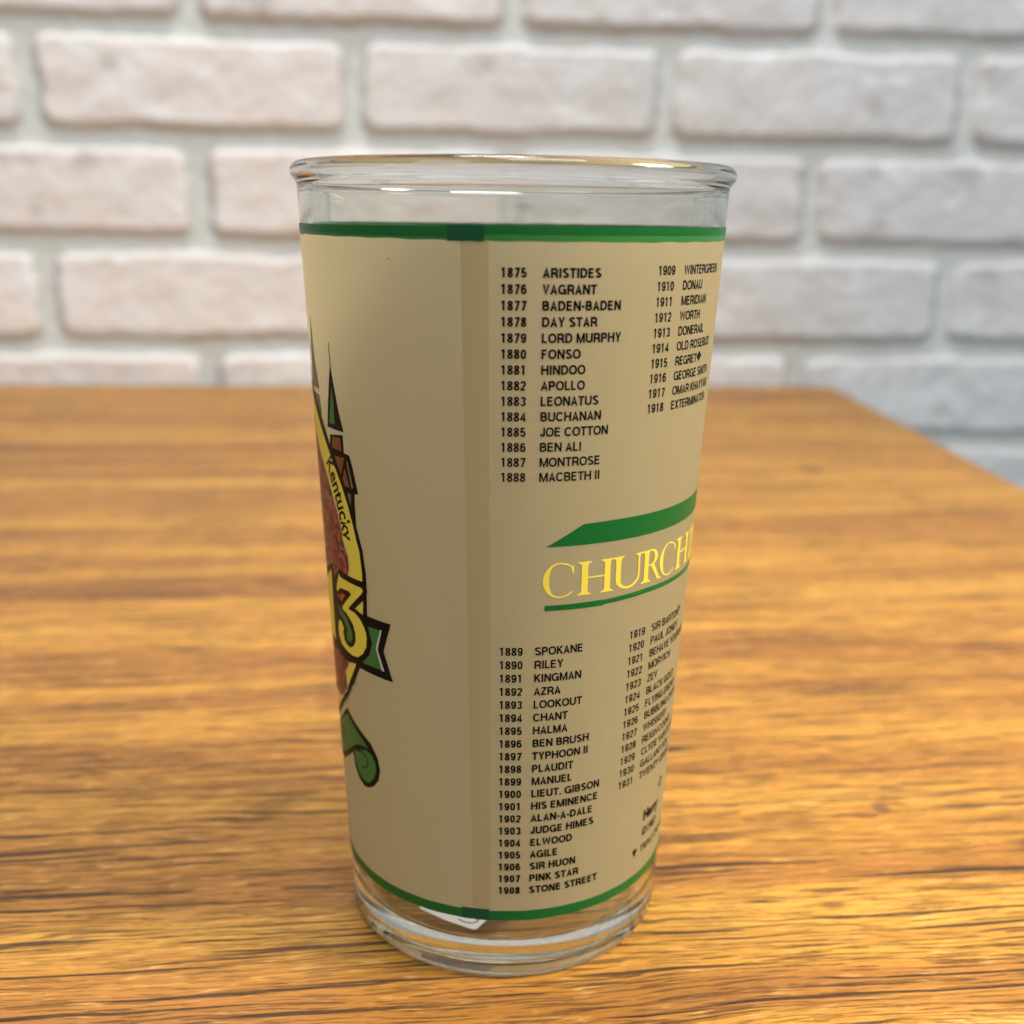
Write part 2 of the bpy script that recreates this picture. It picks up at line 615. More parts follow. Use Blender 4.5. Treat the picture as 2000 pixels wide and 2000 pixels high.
# green bands round the top and the foot
lin = lambda t, a, b: a + (b - a) * t
tri = lambda t: t if t < 1 else max(0.0, 2 - t)
up_band = ring("green_band", glass, MAT_LGREEN, 0.09,
               lambda t: (121.72 if t > -8 else lin(tri((t + 8) / -57), 121.72, 121.9)) + jit(t),
               lambda t: (123.3 if t > -8 else lin(tri((t + 8) / -57), 123.2, 123.0)), -185, 175, 400)
up_band['label'] = "upper green band, in two tones"
ring("dark_stripe", up_band, MAT_GREEN, 0.12,
     lambda t: (122.62 if t > -8 else lin(tri((t + 8) / -57), 122.05, 122.35)) + jit(t + 40, .6),
     lambda t: (123.72 if t > -8 else lin(tri((t + 8) / -57), 123.65, 123.42)) + jit(t + 90, .5), -185, 175, 400)
ring("overlap_patch", up_band, MAT_DGREEN, 0.15, lambda t: 121.62 + jit(t * 3, .6), lambda t: 123.74, -14.9, -6.4, 24)
lo_band = ring("green_band", glass, MAT_GREEN, 0.09, lambda t: 12.28 + jit(t, .4), lambda t: 14.12 + jit(t + 50, .5), -185, 175, 400)
lo_band['label'] = "thin green band above the foot"
ring("overlap_patch", lo_band, MAT_DGREEN, 0.12, lambda t: 12.22 + jit(t * 3, .3), lambda t: 14.38, -13.5, -4.5, 24)


# ---- lettering
def text_bm(body, size, xs=1.0, bold=0.0):
    cu = bpy.data.curves.new("tmp", 'FONT')
    cu.body = body
    cu.size = size
    cu.offset = bold
    cu.resolution_u = 5
    ob = bpy.data.objects.new("tmp", cu)
    C.objects.link(ob)
    dg = bpy.context.evaluated_depsgraph_get()
    me = bpy.data.meshes.new_from_object(ob.evaluated_get(dg))
    bpy.data.objects.remove(ob)
    bpy.data.curves.remove(cu)
    return me, xs


def lettering(name, parent, material, off, items):
    """items: (text, s, z, size, xscale, bold, transform or None)"""
    bm = bmesh.new()
    for body, s, z, size, xs, bold, fn in items:
        me, _ = text_bm(body, size, xs, bold)
        b2 = bmesh.new()
        b2.from_mesh(me)
        bpy.data.meshes.remove(me)
        x0 = min((v.co.x for v in b2.verts), default=0)
        for v in b2.verts:
            x, y = (v.co.x - x0) * xs, v.co.y
            v.co = Vector(fn(x, y)) if fn else Vector((s + x, z + y, 0))
        bmesh.ops.recalc_face_normals(b2, faces=b2.faces)
        tmp = bpy.data.meshes.new("tmp")
        b2.to_mesh(tmp)
        b2.free()
        bm.from_mesh(tmp)
        bpy.data.meshes.remove(tmp)
    return finish(bm, name, parent, material, off)


L1 = "ARISTIDES VAGRANT BADEN-BADEN DAY_STAR LORD_MURPHY FONSO HINDOO APOLLO LEONATUS BUCHANAN JOE_COTTON BEN_ALI MONTROSE MACBETH_II".split()
L2 = ("SPOKANE RILEY KINGMAN AZRA LOOKOUT CHANT HALMA BEN_BRUSH TYPHOON_II PLAUDIT MANUEL LIEUT._GIBSON HIS_EMINENCE ALAN-A-DALE "
      "JUDGE_HIMES ELWOOD AGILE SIR_HUON PINK_STAR STONE_STREET").split()
L3 = "WINTERGREEN DONAU MERIDIAN WORTH DONERAIL OLD_ROSEBUD REGRET GEORGE_SMITH OMAR_KHAYYAM EXTERMINATOR".split()
L4 = ("SIR_BARTON PAUL_JONES BEHAVE_YOURSELF MORVICH ZEV BLACK_GOLD FLYING_EBONY BUBBLING_OVER WHISKERY REIGH_COUNT CLYDE_VAN_DUSEN "
      "GALLANT_FOX TWENTY_GRAND").split()
SZ = 1.96



# plain narrow capitals drawn as pen strokes, cap height 1
def sarc(cx, cy, rx, ry, a0, a1, n=14, e=2.35):
    out = []
    for k in range(n + 1):
        a = math.radians(a0 + (a1 - a0) * k / n)
        c, q = math.cos(a), math.sin(a)
        out.append((cx + rx * math.copysign(abs(c) ** (2 / e), c), cy + ry * math.copysign(abs(q) ** (2 / e), q)))
    return out


def glyph(ch, t):
    """list of (points, closed) and the advance width"""
    h = t / 2
    B, T = h, 1 - h
    W = dict(A=.79, B=.79, C=.84, D=.84, E=.74, F=.70, G=.90, H=.85, I=.33, J=.60, K=.79, L=.66, M=.99, N=.85, O=.90, P=.76, R=.82, S=.77, T=.71,
             U=.84, V=.77, W=1.12, X=.77, Y=.77, Z=.71).get(ch)
    if W is None:
        W = {'-': .40, '.': .33, ' ': .33}.get(ch, .66)
    l, r = .045 + h, W - .045 - h
    if ch.isdigit():
        l, r = .045 + h, W - .045 - h
    m = (l + r) / 2
    mid = .52
    S = []
    o = lambda *p: S.append((list(p), False))
    if ch == 'A':
        l2, r2 = .03 + h, W - .03 - h
        o((l2, 0), (m, T), (r2, 0)); o((l2 + .10, .30), (r2 - .10, .30))
    elif ch == 'B':
        S.append(([(l, B), (l, T), (m, T)] + sarc(m, (T + mid) / 2, r - .03 - m, (T - mid) / 2, 90, -90, 8) + [(m - .02, mid)], False))
        o((l, mid), (m, mid)); S.append(([(m, mid)] + sarc(m, (B + mid) / 2, r - m, (mid - B) / 2, 90, -90, 8) + [(l, B)], False))
    elif ch == 'C':
        S.append((sarc(m, .5, r - m + .02, .5 - h, 38, 322, 22), False))
    elif ch == 'D':
        S.append(([(l, B), (l, T), (m - .05, T)] + sarc(m - .05, .5, r - m + .05, .5 - h, 90, -90, 14), True))
    elif ch == 'E':
        o((r, T), (l, T), (l, B), (r + .02, B)); o((l, mid), (r - .03, mid))
    elif ch == 'F':
        o((r, T), (l, T), (l, 0)); o((l, mid - .02), (r - .05, mid - .02))
    elif ch == 'G':
        S.append((sarc(m, .5, r - m + .02, .5 - h, 40, 335, 22) + [(r, .46), (m + .06, .46)], False)); o((r, .44), (r, 0))
    elif ch == 'H':
        o((l, 0), (l, 1)); o((r, 0), (r, 1)); o((l, mid), (r, mid))
    elif ch == 'I':
        o((W / 2, 0), (W / 2, 1))
    elif ch == 'J':
        S.append(([(r, 1)] + sarc(m, .30, r - m, .30 - h, 0, -180, 12) + [(l, .36)], False))
    elif ch == 'K':
        o((l, 0), (l, 1)); o((l, .36), (r, 1)); o((m - .07, .58), (r + .04, 0))
    elif ch == 'L':
        o((l, 1), (l, B), (r + .05, B))
    elif ch == 'M':
        o((l, 0), (l, 1)); o((r, 0), (r, 1)); o((l + .02, .97), (m, .06), (r - .02, .97))
    elif ch == 'N':
        o((l, 0), (l, 1)); o((r, 0), (r, 1)); o((l + .01, .95), (r - .01, .05))
    elif ch == 'O':
        S.append((sarc(m, .5, r - m + .02, .5 - h, 0, 360, 32)[:-1], True))
    elif ch in 'PR':
        S.append(([(l, 0), (l, T), (m, T)] + sarc(m, (T + .46) / 2, r - m, (T - .46) / 2, 90, -90, 10) + [(l, .46)], False))
        if ch == 'R':
            o((m, .46), (r - .02, .30), (r + .01, 0))
    elif ch == 'S':
        S.append((sarc(m, .745, r - m, .255 - h, 25, 270, 16, 2.1)[:-1] + [(m, .5)] + sarc(m, .27, r - m + .01, .27 - h, 90, -155, 16, 2.1)[1:], False))
    elif ch == 'T':
        o((.02, T), (W - .02, T)); o((W / 2, 0), (W / 2, T))
    elif ch == 'U':
        S.append(([(l, 1)] + sarc(m, .32, r - m, .32 - h, 180, 360, 16) + [(r, 1)], False))
    elif ch == 'V':
        o((.03 + h, 1), (W / 2, B), (W - .03 - h, 1))
    elif ch == 'W':
        o((.04 + h, 1), (W * .28, B), (W / 2, T), (W * .72, B), (W - .04 - h, 1))
    elif ch == 'X':
        o((.05 + h, 0), (W - .05 - h, 1)); o((.05 + h, 1), (W - .05 - h, 0))
    elif ch == 'Y':
        o((.03 + h, 1), (W / 2, .42), (W - .03 - h, 1)); o((W / 2, 0), (W / 2, .44))
    elif ch == 'Z':
        o((l - .03, T), (r, T), (l - .02, B), (r + .03, B))
    elif ch == '-':
        o((.06, .42), (W - .06, .42))
    elif ch == '.':
        o((W / 2, 0), (W / 2, t))
    elif ch == '1':
        o((m + .02, 0), (m + .02, 1)); o((m - .20, .80), (m + .02, .90))
    elif ch == '0':
        S.append((sarc(m, .5, r - m, .5 - h, 0, 360, 28)[:-1], True))
    elif ch == '2':
        S.append((sarc(m, .70, r - m, .30 - h, 170, -30, 14) + [(l, B), (r, B)], False))
    elif ch == '3':
        S.append((sarc(m, .745, r - m - .01, .255 - h, 160, -90, 14, 2.1) , False)); S.append((sarc(m, .27, r - m, .27 - h, 90, -165, 14, 2.1), False))
    elif ch == '4':
        o((r - .07, 0), (r - .07, T), (l - .02, .27), (r + .08, .27))
    elif ch == '5':
        S.append(([(r - .02, T), (l + .06, T), (l + .02, .50)] + sarc(m, .33, r - m, .33 - h, 135, -160, 16, 2.2), False))
    elif ch == '6':
        S.append((sarc(m, .34, r - m, .34 - h, 0, 360, 22)[:-1], True)); S.append((sarc(m, .5, r - m, .5 - h, 35, 185, 14), False))
    elif ch == '7':
        o((l - .02, T), (r, T), (m - .07, 0))
    elif ch == '8':
        S.append((sarc(m, .745, r - m - .02, .255 - h, 0, 360, 20, 2.1)[:-1], True)); S.append((sarc(m, .275, r - m, .275 - h, 0, 360, 22, 2.1)[:-1], True))
    elif ch == '9':
        S.append((sarc(m, .66, r - m, .34 - h, 0, 360, 22)[:-1], True)); S.append((sarc(m, .5, r - m, .5 - h, 5, -150, 14), False))
    return S, W


def stroke_faces(bm, pts, closed, t, level):
    n = len(pts)
    P = [Vector(p) for p in pts]
    L, Rr = [], []
    for i in range(n):
        a = P[i - 1] if (i > 0 or closed) else None
        b = P[(i + 1) % n] if (i < n - 1 or closed) else None
        d1 = (P[i] - a).normalized() if a is not None else None
        d2 = (b - P[i]).normalized() if b is not None else None
        if d1 is None:
            d1 = d2
        if d2 is None:
            d2 = d1
        n1, n2 = Vector((-d1.y, d1.x)), Vector((-d2.y, d2.x))
        mm = n1 + n2
        mm = mm.normalized() if mm.length > 1e-4 else n1
        k = min(1 / max(mm.dot(n1), .35), 1.9)
        L.append(P[i] + mm * (t / 2 * k))
        Rr.append(P[i] - mm * (t / 2 * k))
    lv = [bm.verts.new((p.x, p.y, level)) for p in L]
    rv = [bm.verts.new((p.x, p.y, level)) for p in Rr]
    for i in range(n if closed else n - 1):
        j = (i + 1) % n
        bm.faces.new((lv[i], rv[i], rv[j], lv[j]))


def stroke_text(bm, text, s, z, cap, xs, t, track=0.0):
    x = 0.0
    for ch in text:
        S, W = glyph(ch, t)
        for k, (pts, closed) in enumerate(S):
            n0 = len(bm.verts)
            stroke_faces(bm, pts, closed, t, k * .003)
            bm.verts.ensure_lookup_table()
            for v in bm.verts[n0:]:
                v.co = Vector((s + (v.co.x + x) * cap * xs, z + v.co.y * cap, v.co.z))
        x += W + track
    return x * cap * xs


def column(names, y0, z0, z1, ty0, ty1, tn0, tn1, xs, bold, name):
    bm = bmesh.new()
    n = len(names)
    for i, nm in enumerate(names):
        f = i / (n - 1)
        z = z0 + (z1 - z0) * f
        t = bold(f)
        stroke_text(bm, str(y0 + i), math.radians(ty0 + (ty1 - ty0) * f) * R(z) - .09, z, 1.37, xs, t)
        stroke_text(bm, nm.replace('_', ' '), math.radians(tn0 + (tn1 - tn0) * f) * R(z) - .09, z, 1.37, xs, t)
    bmesh.ops.recalc_face_normals(bm, faces=bm.faces)
    return finish(bm, name, glass, MAT_BLACK, 0.10)


c1 = column(L1, 1875, 116.88, 87.86, -2.57, -2.12, 7.1, 7.65, 1.025, lambda f: .225 - .045 * f, "winner_list")
c1['label'] = "list of years 1875 to 1888 with names"
c2 = column(L2, 1889, 60.30, 17.45, -2.03, -1.64, 7.85, 8.22, 1.025, lambda f: .185 + .045 * f, "winner_list")
c2['label'] = "list of years 1889 to 1908 with names"
c3 = column(L3, 1909, 117.1, 97.03, 37.5, 37.45, 47.2, 46.8, 1.02, lambda f: .18, "winner_list")
c3['label'] = "list of years 1909 to 1918 with names"
c4 = column(L4, 1919, 60.6, 33.5, 37.9, 38.27, 47.5, 48.3, 1.02, lambda f: .175, "winner_list")
c4['label'] = "list of years 1919 to 1931 with names"
# the marks behind two of the names and in the footnotes
polys("list_mark", c3, MAT_BLACK, 0.10, [[(35.0, 103.75), (36.0, 104.55), (35.0, 105.35), (34.0, 104.55)]])
polys("list_mark", c4, MAT_BLACK, 0.10, [[(35.6, 62.0), (36.2, 62.3), (36.8, 62.0), (36.2, 60.9)]])
foot = lettering("footnote", glass, MAT_BLACK, 0.10, [
    ("Harry", 27.8, 24.4, 2.6, .95, .17, None),
    ("O", 33.4, 28.2, 2.6, .9, .05, None),
    ("\u00a91987", 27.7, 21.2, 2.2, .95, .05, None),
    ("TRIPLE CROWN", 27.4, 18.0, 1.9, .90, .03, None)])
polys("list_mark", foot, MAT_BLACK, 0.10, [[(24.9, 19.3), (25.6, 19.6), (26.4, 19.3), (25.6, 17.9)]])

# ---- green roof shape, serif word and underline
polys("green_stripe", glass, MAT_GREEN, 0.10,
      [[(5.6, 77.75), (11.4, 81.05), (16, 81.2), (22, 81.2), (30, 81.2), (38, 81.2), (46, 81.2), (50, 81.1), (55.6, 77.75), (46, 77.8), (38, 77.8), (30, 77.8), (22, 77.8), (14, 77.8)]])
polys("green_stripe", glass, MAT_GREEN, 0.10,
      [[(5.6, 68.4), (14.9, 68.5), (15.3, 68.45), (24, 68.72), (36, 68.6), (46, 68.5), (55.2, 68.45), (55.2, 67.6), (46, 67.65), (36, 67.8), (24, 67.9), (15.4, 67.7), (15.1, 67.50), (14.6, 67.55), (5.6, 67.55)]])

Z0, Z1 = 69.68, 75.08


def quad(x0, x1, z0, z1, sl=0.0):
    return [(x0, z0), (x1, z0), (x1 + sl, z1), (x0 + sl, z1)]


def stem(x, wd, z0=Z0, z1=Z1, s=0.62, foot=True, head=True):
    """vertical stroke with bracketed serifs"""
    a, b = x - wd / 2, x + wd / 2
    t, k = .17, .55
    L = []
    if foot:
        L += [(a - s, z0), (b + s, z0), (b + s, z0 + t), (b + .12, z0 + t + .22), (b, z0 + t + k)]
    else:
        L += [(a, z0), (b, z0)]
    if head:
        L += [(b, z1 - t - k), (b + .12, z1 - t - .22), (b + s, z1 - t), (b + s, z1), (a - s, z1), (a - s, z1 - t), (a - .12, z1 - t - .22), (a, z1 - t - k)]
    else:
        L += [(b, z1), (a, z1)]
    if foot:
        L += [(a, z0 + t + k), (a - .12, z0 + t + .22), (a - s, z0 + t)]
    return L


def letter_c(x, wd):
    cx, cz = x + wd * .54, (Z0 + Z1) / 2
    rx, rz = wd * .54, (Z1 - Z0) / 2 + .14
    o, i = [], []
    for k in range(41):
        a = math.radians(46 + (316 - 46) * k / 40)
        o.append((cx + rx * math.cos(a), cz + rz * math.sin(a)))
        th = .20 + .78 * max(0, -math.cos(a)) ** 1.2
        i.append((cx + (rx - th) * math.cos(a) + .0, cz + (rz - .24) * math.sin(a)))
    tip = [(o[0][0] + .22, o[0][1] + .25), (o[0][0] + .25, o[0][1] - 1.05), (o[0][0] + .03, o[0][1] - 1.0)]
    return [o + list(reversed(i))] + [[(i[0][0] - .1, i[0][1] + .1), (o[0][0] - .1, o[0][1] + .1)] + tip]


def bar(x0, x1, z, t):
    return [(x0, z - t / 2), (x1, z - t / 2), (x1, z + t / 2), (x0, z + t / 2)]


def letter_u(x0, x1):
    cx, rx = (x0 + x1) / 2, (x1 - x0) / 2
    zc = Z0 + 1.75
    o, i = [], []
    for k in range(25):
        a = math.radians(180 + 180 * k / 24)
        o.append((cx + (rx + .02) * math.cos(a), zc + (zc - Z0 + .12) * math.sin(a)))
        th = .95 * (1 - k / 24) + .34 * (k / 24)
        th = min(th, .95)
        rr = rx - th
        i.append((cx + (.0) + (rx - th) * math.cos(a), zc + (zc - Z0 - .28) * math.sin(a)))
    L = [o + list(reversed(i))]
    L.append(stem(x0 + .47, .95, zc - .02, Z1, .6, foot=False))
    L.append(stem(x1 - .17, .34, zc - .02, Z1, .6, foot=False))
    return L


def letter_r(x):
    L = [stem(x, 1.0)]
    cx, cz = x + 1.0, Z1 - 1.35
    o, i = [], []
    for k in range(21):
        a = math.radians(90 - 180 * k / 20)
        o.append((cx + 1.75 * math.cos(a), cz + 1.35 * math.sin(a)))
        i.append((cx + .92 * math.cos(a), cz + 1.12 * math.sin(a)))
    L.append([(x + .3, Z1)] + o + [(x + .3, o[-1][1])] + [(x + .3, o[-1][1] + .22)] + list(reversed(i)) + [(x + .3, Z1 - .22)])
    L.append([(x + .95, cz - 1.2), (x + 1.85, cz - 1.1), (x + 3.35, Z0 + .35), (x + 3.95, Z0 + .12), (x + 3.95, Z0 - .03), (x + 2.9, Z0 - .03)])
    return L


def letter_l(x, wd):
    return [stem(x, .98), [(x + .3, Z0), (x + wd, Z0), (x + wd + .25, Z0 + 1.3), (x + wd, Z0 + 1.3), (x + wd - .45, Z0 + .35), (x + .3, Z0 + .24)]]


word = []
word += letter_c(5.25, 5.0)
word += [stem(11.85, 1.05), stem(15.75, 1.05), bar(12.2, 15.4, 72.45, .26)]
word += letter_u(17.3, 22.1)
word += letter_r(23.65)
word += letter_c(27.0, 4.9)
word += [stem(33.3, 1.0), stem(37.1, 1.0), bar(33.6, 36.8, 72.45, .26)]
word += [stem(39.9, 1.0)]
word += letter_l(42.3, 2.9) + letter_l(46.6, 2.9)
polys("serif_word", glass, MAT_YELLOW, 0.11, word)['label'] = "yellow capital letters beginning CHURCH"

# ---- the round emblem on the left side
emb = bpy.data.objects.new("emblem", None)
C.objects.link(emb)
emb.parent = glass
SC = -60.7
CZ = 67.5
mir = lambda pts: [(2 * SC - x, z) for x, z in reversed(pts)]


def circ(r, a0, a1, n=60, ez=1.0):
    return [(SC + r * math.cos(math.radians(a0 + (a1 - a0) * i / n)), CZ + ez * r * math.sin(math.radians(a0 + (a1 - a0) * i / n))) for i in range(n + 1)]


out_r = [(-24.55, 67.5), (-24.6, 70.1), (-25.2, 73.9), (-25.8, 75.5), (-26.9, 78.4), (-28.7, 82.0), (-30.3, 84.8), (-32.3, 87.6),
         (-33.9, 89.5), (-35.6, 91.6), (-37.4, 93.6), (-40.5, 96.4)]
out_r += [(-45, 99.5), (-50, 101.8), (-55, 103.1), (SC, 103.5)]
out_l = [(-24.6, 66.4), (-24.7, 63.1), (-25.4, 57.5), (-26.3, 54.7), (-27.6, 52.6), (-29.1, 50.1), (-32.5, 45.7), (-36.5, 41.8), (-40.1, 39.2), (-45, 36.0), (-50, 33.6), (-55, 32.3), (SC, 31.9)]
in_r = [(-25.6, 67.5), (-25.6, 70.3), (-26.1, 73.7), (-26.7, 75.2), (-27.5, 77.6), (-28.9, 80.9), (-30.2, 83.2), (-31.9, 85.5), (-33.7, 87.5),
        (-35.1, 89.0), (-36.9, 90.8), (-40.2, 94.0), (-45, 97.6), (-50, 100.2), (-55, 101.8), (SC, 102.3)]
in_l = [(-25.6, 65.2), (-25.8, 63.0), (-27.0, 56.0), (-28.6, 53.0), (-30.3, 50.4), (-32.2, 47.6), (-35.0, 44.6), (-40, 40.4), (-45, 37.3), (-50, 35.0), (-55, 33.7), (SC, 33.2)]


def closed(upper, lower):
    right_side = list(reversed(upper)) + lower            # top centre -> right -> bottom centre
    left_side = [(2 * SC - x, z) for x, z in reversed(right_side)]
    return right_side + left_side[1:-1]


# towers behind the ring
tower = [(-33.9, 91.4), (-29.4, 92.0), (-29.3, 89.15), (-27.8, 89.0), (-27.1, 87.4), (-25.8, 83.15), (-26.75, 83.0), (-26.8, 81.3),
         (-26.7, 77.9), (-28.0, 79.6), (-30.7, 84.3), (-33.1, 88.2), (-34.2, 89.5)]
spire = [(-32.5, 102.6), (-32.3, 102.6), (-32.1, 101.6), (-31.4, 99.1), (-30.4, 95.7), (-29.1, 92.5), (-34.8, 92.5), (-34.0, 96.3), (-33.0, 100.6)]
for flip in (False, True):
    q = mir if flip else (lambda p: p)
    t = polys("tower", emb, MAT_BLACK, 0.09, [q(tower), q(spire), q([(-32.7, 106.0), (-32.45, 106.0), (-32.2, 102.4), (-32.5, 102.4)])])
    polys("spire_face", t, MAT_LEAF, 0.12, [q([(-32.3, 99.3), (-31.9, 97.2), (-31.8, 93.3), (-33.8, 93.3), (-33.0, 96.5)])])
    polys("spire_ledge", t, MAT_TAN, 0.12, [q([(-34.7, 92.52), (-32.1, 92.46), (-29.0, 92.42), (-29.1, 92.16), (-31.9, 92.16), (-34.4, 92.24)])])
    polys("brick_face", t, MAT_BROWN, 0.12, [
        q([(-33.0, 91.2), (-30.2, 91.4), (-30.0, 89.3), (-33.2, 89.4)]),
        q([(-32.6, 88.2), (-29.2, 88.4), (-30.5, 85.5)]),
        q([(-29.3, 86.7), (-29.0, 86.3), (-28.0, 83.8), (-29.4, 83.8), (-30.1, 84.8)])])
    polys("brick_face", t, MAT_GREY, 0.12, [
        q([(-28.7, 88.0), (-28.3, 88.0), (-27.0, 84.0), (-27.5, 83.7), (-28.1, 85.7)]),
        q([(-28.8, 82.8), (-27.75, 82.8), (-27.9, 80.8)])])
# the slim spire next to it, seen on the very edge
t = polys("tower", emb, MAT_GREY, 0.08, [[(-41.2, 109.5), (-40.9, 109.5), (-39.6, 102.6), (-37.7, 98.1), (-43.5, 97.9), (-42.3, 102.6)],
                                         [(-43.0, 97.3), (-38.0, 97.1), (-37.2, 94.0), (-43.0, 94.0)]])
polys("spire_ledge", t, MAT_TAN, 0.11, [[(-43.5, 97.9), (-37.7, 97.95), (-37.7, 97.55), (-43.5, 97.45)]])

ringk = polys("emblem_ring", emb, MAT_BLACK, 0.11, [closed(out_r, out_l)])
polys("yellow_field", ringk, MAT_YELLOW, 0.14, [closed(in_r, in_l)])
red_r = [(-29.9, 68.6), (-29.3, 70.2), (-29.5, 71.9), (-30.2, 73.1), (-31.1, 74.6), (-31.3, 76.3), (-32.6, 79.0), (-34.2, 81.4), (-36.1, 84.0), (-38.4, 86.3), (-42, 89.3), (-47, 92.2), (-53, 94.3), (SC, 95.0)]
red_l = [(-30.2, 66.0), (-31.3, 60.0), (-31.0, 53.0), (-31.1, 52.4), (-32.7, 50.5), (-32.4, 47.2), (-35.6, 44.6), (-42, 44.0), (-50, 42.5), (SC, 41.5)]
edge = closed(red_r, red_l)
polys("pale_edge", ringk, MAT_TAN, 0.165, [[(SC + (x - SC) * 1.006 + .03, CZ + (z - CZ) * 1.006) for x, z in edge]])
roses = polys("rose_garland", emb, MAT_ROSE, 0.185, [edge])
polys("rose_petal", roses, MAT_RED, 0.205, [
    [(-32.7, 75.6), (-31.8, 75.5), (-31.6, 74.0), (-32.6, 73.9)],
    [(-33.6, 77.6), (-33.0, 77.9), (-32.7, 77.0), (-33.4, 76.8)],
    [(-32.2, 71.7), (-31.2, 72.3), (-30.6, 71.2), (-31.4, 70.9)],
    [(-31.2, 69.7), (-30.1, 69.6), (-30.3, 68.8), (-31.2, 69.1)],
    [(-35.4, 78.9), (-34.6, 79.4), (-34.3, 78.3)]])


# curved word on the yellow field
def on_ring(a0, r0):
    def fn(x, y):
        a = math.radians(a0) - x / (r0 + 1.0)
        return (SC + (r0 + y) * math.cos(a), CZ + (r0 + y) * math.sin(a), 0)
    return fn


lettering("curved_word", ringk, MAT_BLACK, 0.17, [("Kentucky", 0, 0, 4.5, .80, .10, on_ring(37.5, 30.9))])

# ribbon, numerals, scroll
rib = polys("ribbon", emb, MAT_BLACK, 0.17, [[(-24.8, 63.1), (-19.3, 63.0), (-21.0, 57.9), (-19.1, 53.05), (-19.6, 53.0), (-28.6, 53.1), (-27, 58)]])
polys("ribbon_edge", rib, MAT_TAN, 0.19, [[(-21.6, 61.5), (-21.25, 61.5), (-22.3, 57.9), (-20.9, 54.4), (-21.5, 54.4), (-22.8, 58.0)]])
polys("ribbon_face", rib, MAT_LEAF, 0.20, [[(-24.5, 61.3), (-21.65, 61.45), (-22.75, 58.0), (-21.6, 54.5), (-26.3, 54.4), (-24.4, 56.3), (-23.6, 58.6)]])
num_k = [(-32.9, 69.0), (-32.0, 68.75), (-28.6, 68.65), (-25.4, 68.75), (-24.5, 68.2), (-24.3, 67.4), (-24.7, 66.5), (-25.6, 65.4), (-28.0, 63.45), (-25.9, 63.0),
         (-24.7, 62.0), (-23.9, 59.4), (-24.1, 57.9), (-25.1, 56.0), (-26.8, 54.4), (-28.6, 53.4), (-30.7, 52.9), (-33.8, 52.8), (-36.0, 53.4), (-37.3, 55.2), (-36.6, 60), (-36.1, 66)]
three = [(-33.1, 68.1), (-32.5, 67.6), (-29.6, 67.6), (-25.8, 67.6), (-25.4, 67.2), (-25.8, 66.6), (-30.0, 62.9), (-29.7, 62.7), (-28.1, 62.7), (-26.5, 62.0),
         (-25.5, 60.9), (-25.0, 60.0), (-24.9, 59.0), (-25.1, 57.5), (-26.1, 56.0), (-27.6, 54.9), (-29.3, 54.6), (-31.1, 54.7), (-33.5, 55.2), (-34.7, 56.4), (-34.9, 58.0),
         (-34.4, 59.2), (-33.7, 59.6), (-32.9, 59.3), (-32.2, 58.6), (-32.6, 57.9), (-32.5, 57.2), (-32.2, 56.5), (-31.2, 55.9), (-30.0, 55.8), (-28.8, 56.5), (-28.1, 57.6),
         (-28.1, 59.0), (-28.6, 60.2), (-29.5, 61.0), (-30.8, 61.7), (-32.4, 62.0), (-32.4, 62.4), (-29.1, 65.4), (-28.9, 65.7), (-29.7, 66.0), (-32.3, 65.7), (-33.2, 65.4),
         (-34.2, 64.6), (-34.7, 64.8), (-34.2, 66.1)]
nk = polys("numeral", emb, MAT_BLACK, 0.21, [num_k])
polys("numeral_face", nk, MAT_YELLOW, 0.24, [three])
polys("red_patch", nk, MAT_RED, 0.23, [[(-34.6, 64.0), (-33.2, 64.2), (-32.0, 64.9), (-31.1, 64.8), (-32.6, 63.2), (-33.6, 63.6)]])
polys("leaf_patch", nk, MAT_LEAF, 0.23, [[(-34.6, 62.3), (-33.5, 61.9), (-30.9, 60.9), (-29.3, 59.2), (-29.0, 57.9), (-29.9, 56.7), (-30.9, 56.8), (-31.2, 57.6), (-30.9, 58.8), (-31.8, 60.0), (-33.4, 60.6)]])
for k in range(2):
    dx = -8.2 * k
    nk = polys("numeral", emb, MAT_BLACK, 0.205, [[(-35.9 + dx, 69.0), (-36.2 + dx, 53.0), (-43.4 + dx, 53.0), (-43.4 + dx, 66.0)]])
    polys("numeral_face", nk, MAT_YELLOW, 0.235, [[(-37.2 + dx, 67.6), (-37.3 + dx, 54.6), (-41.6 + dx, 54.6), (-41.4 + dx, 63.6), (-42.6 + dx, 63.0), (-42.6 + dx, 64.4)]])

scr = polys("scroll", emb, MAT_BLACK, 0.09, [[(-33.2, 43.4), (-30.6, 42.0), (-27.7, 40.9), (-25.0, 39.7), (-23.4, 37.8), (-22.8, 35.6), (-23.3, 33.5), (-24.6, 31.9), (-26.1, 30.9), (-27.6, 30.6),
                                              (-29.5, 31.4), (-30.9, 33.0), (-31.4, 34.9), (-31.6, 35.4), (-33.4, 34.0), (-37.5, 31.3), (-43.0, 30.4), (-50.0, 30.6), (-50.0, 35.0), (-43.0, 36.2), (-37.8, 39.4)]])
polys("scroll_face", scr, MAT_LEAF, 0.12, [
    [(-33.2, 42.2), (-31.8, 41.5), (-29.5, 40.45), (-27.3, 39.5), (-25.9, 38.6), (-28.3, 38.3), (-30.6, 37.3), (-32.9, 35.5), (-37.5, 32.6), (-43.0, 31.6), (-49.0, 31.8), (-49.0, 34.0), (-43.0, 35.2), (-37.0, 39.4)],
    [(-30.8, 36.3), (-28.6, 37.3), (-26.4, 38.0), (-25.0, 37.8), (-24.0, 36.6), (-23.8, 35.1), (-24.5, 33.4), (-26.1, 31.9), (-27.7, 31.7), (-29.4, 32.6), (-30.5, 34.4)]])


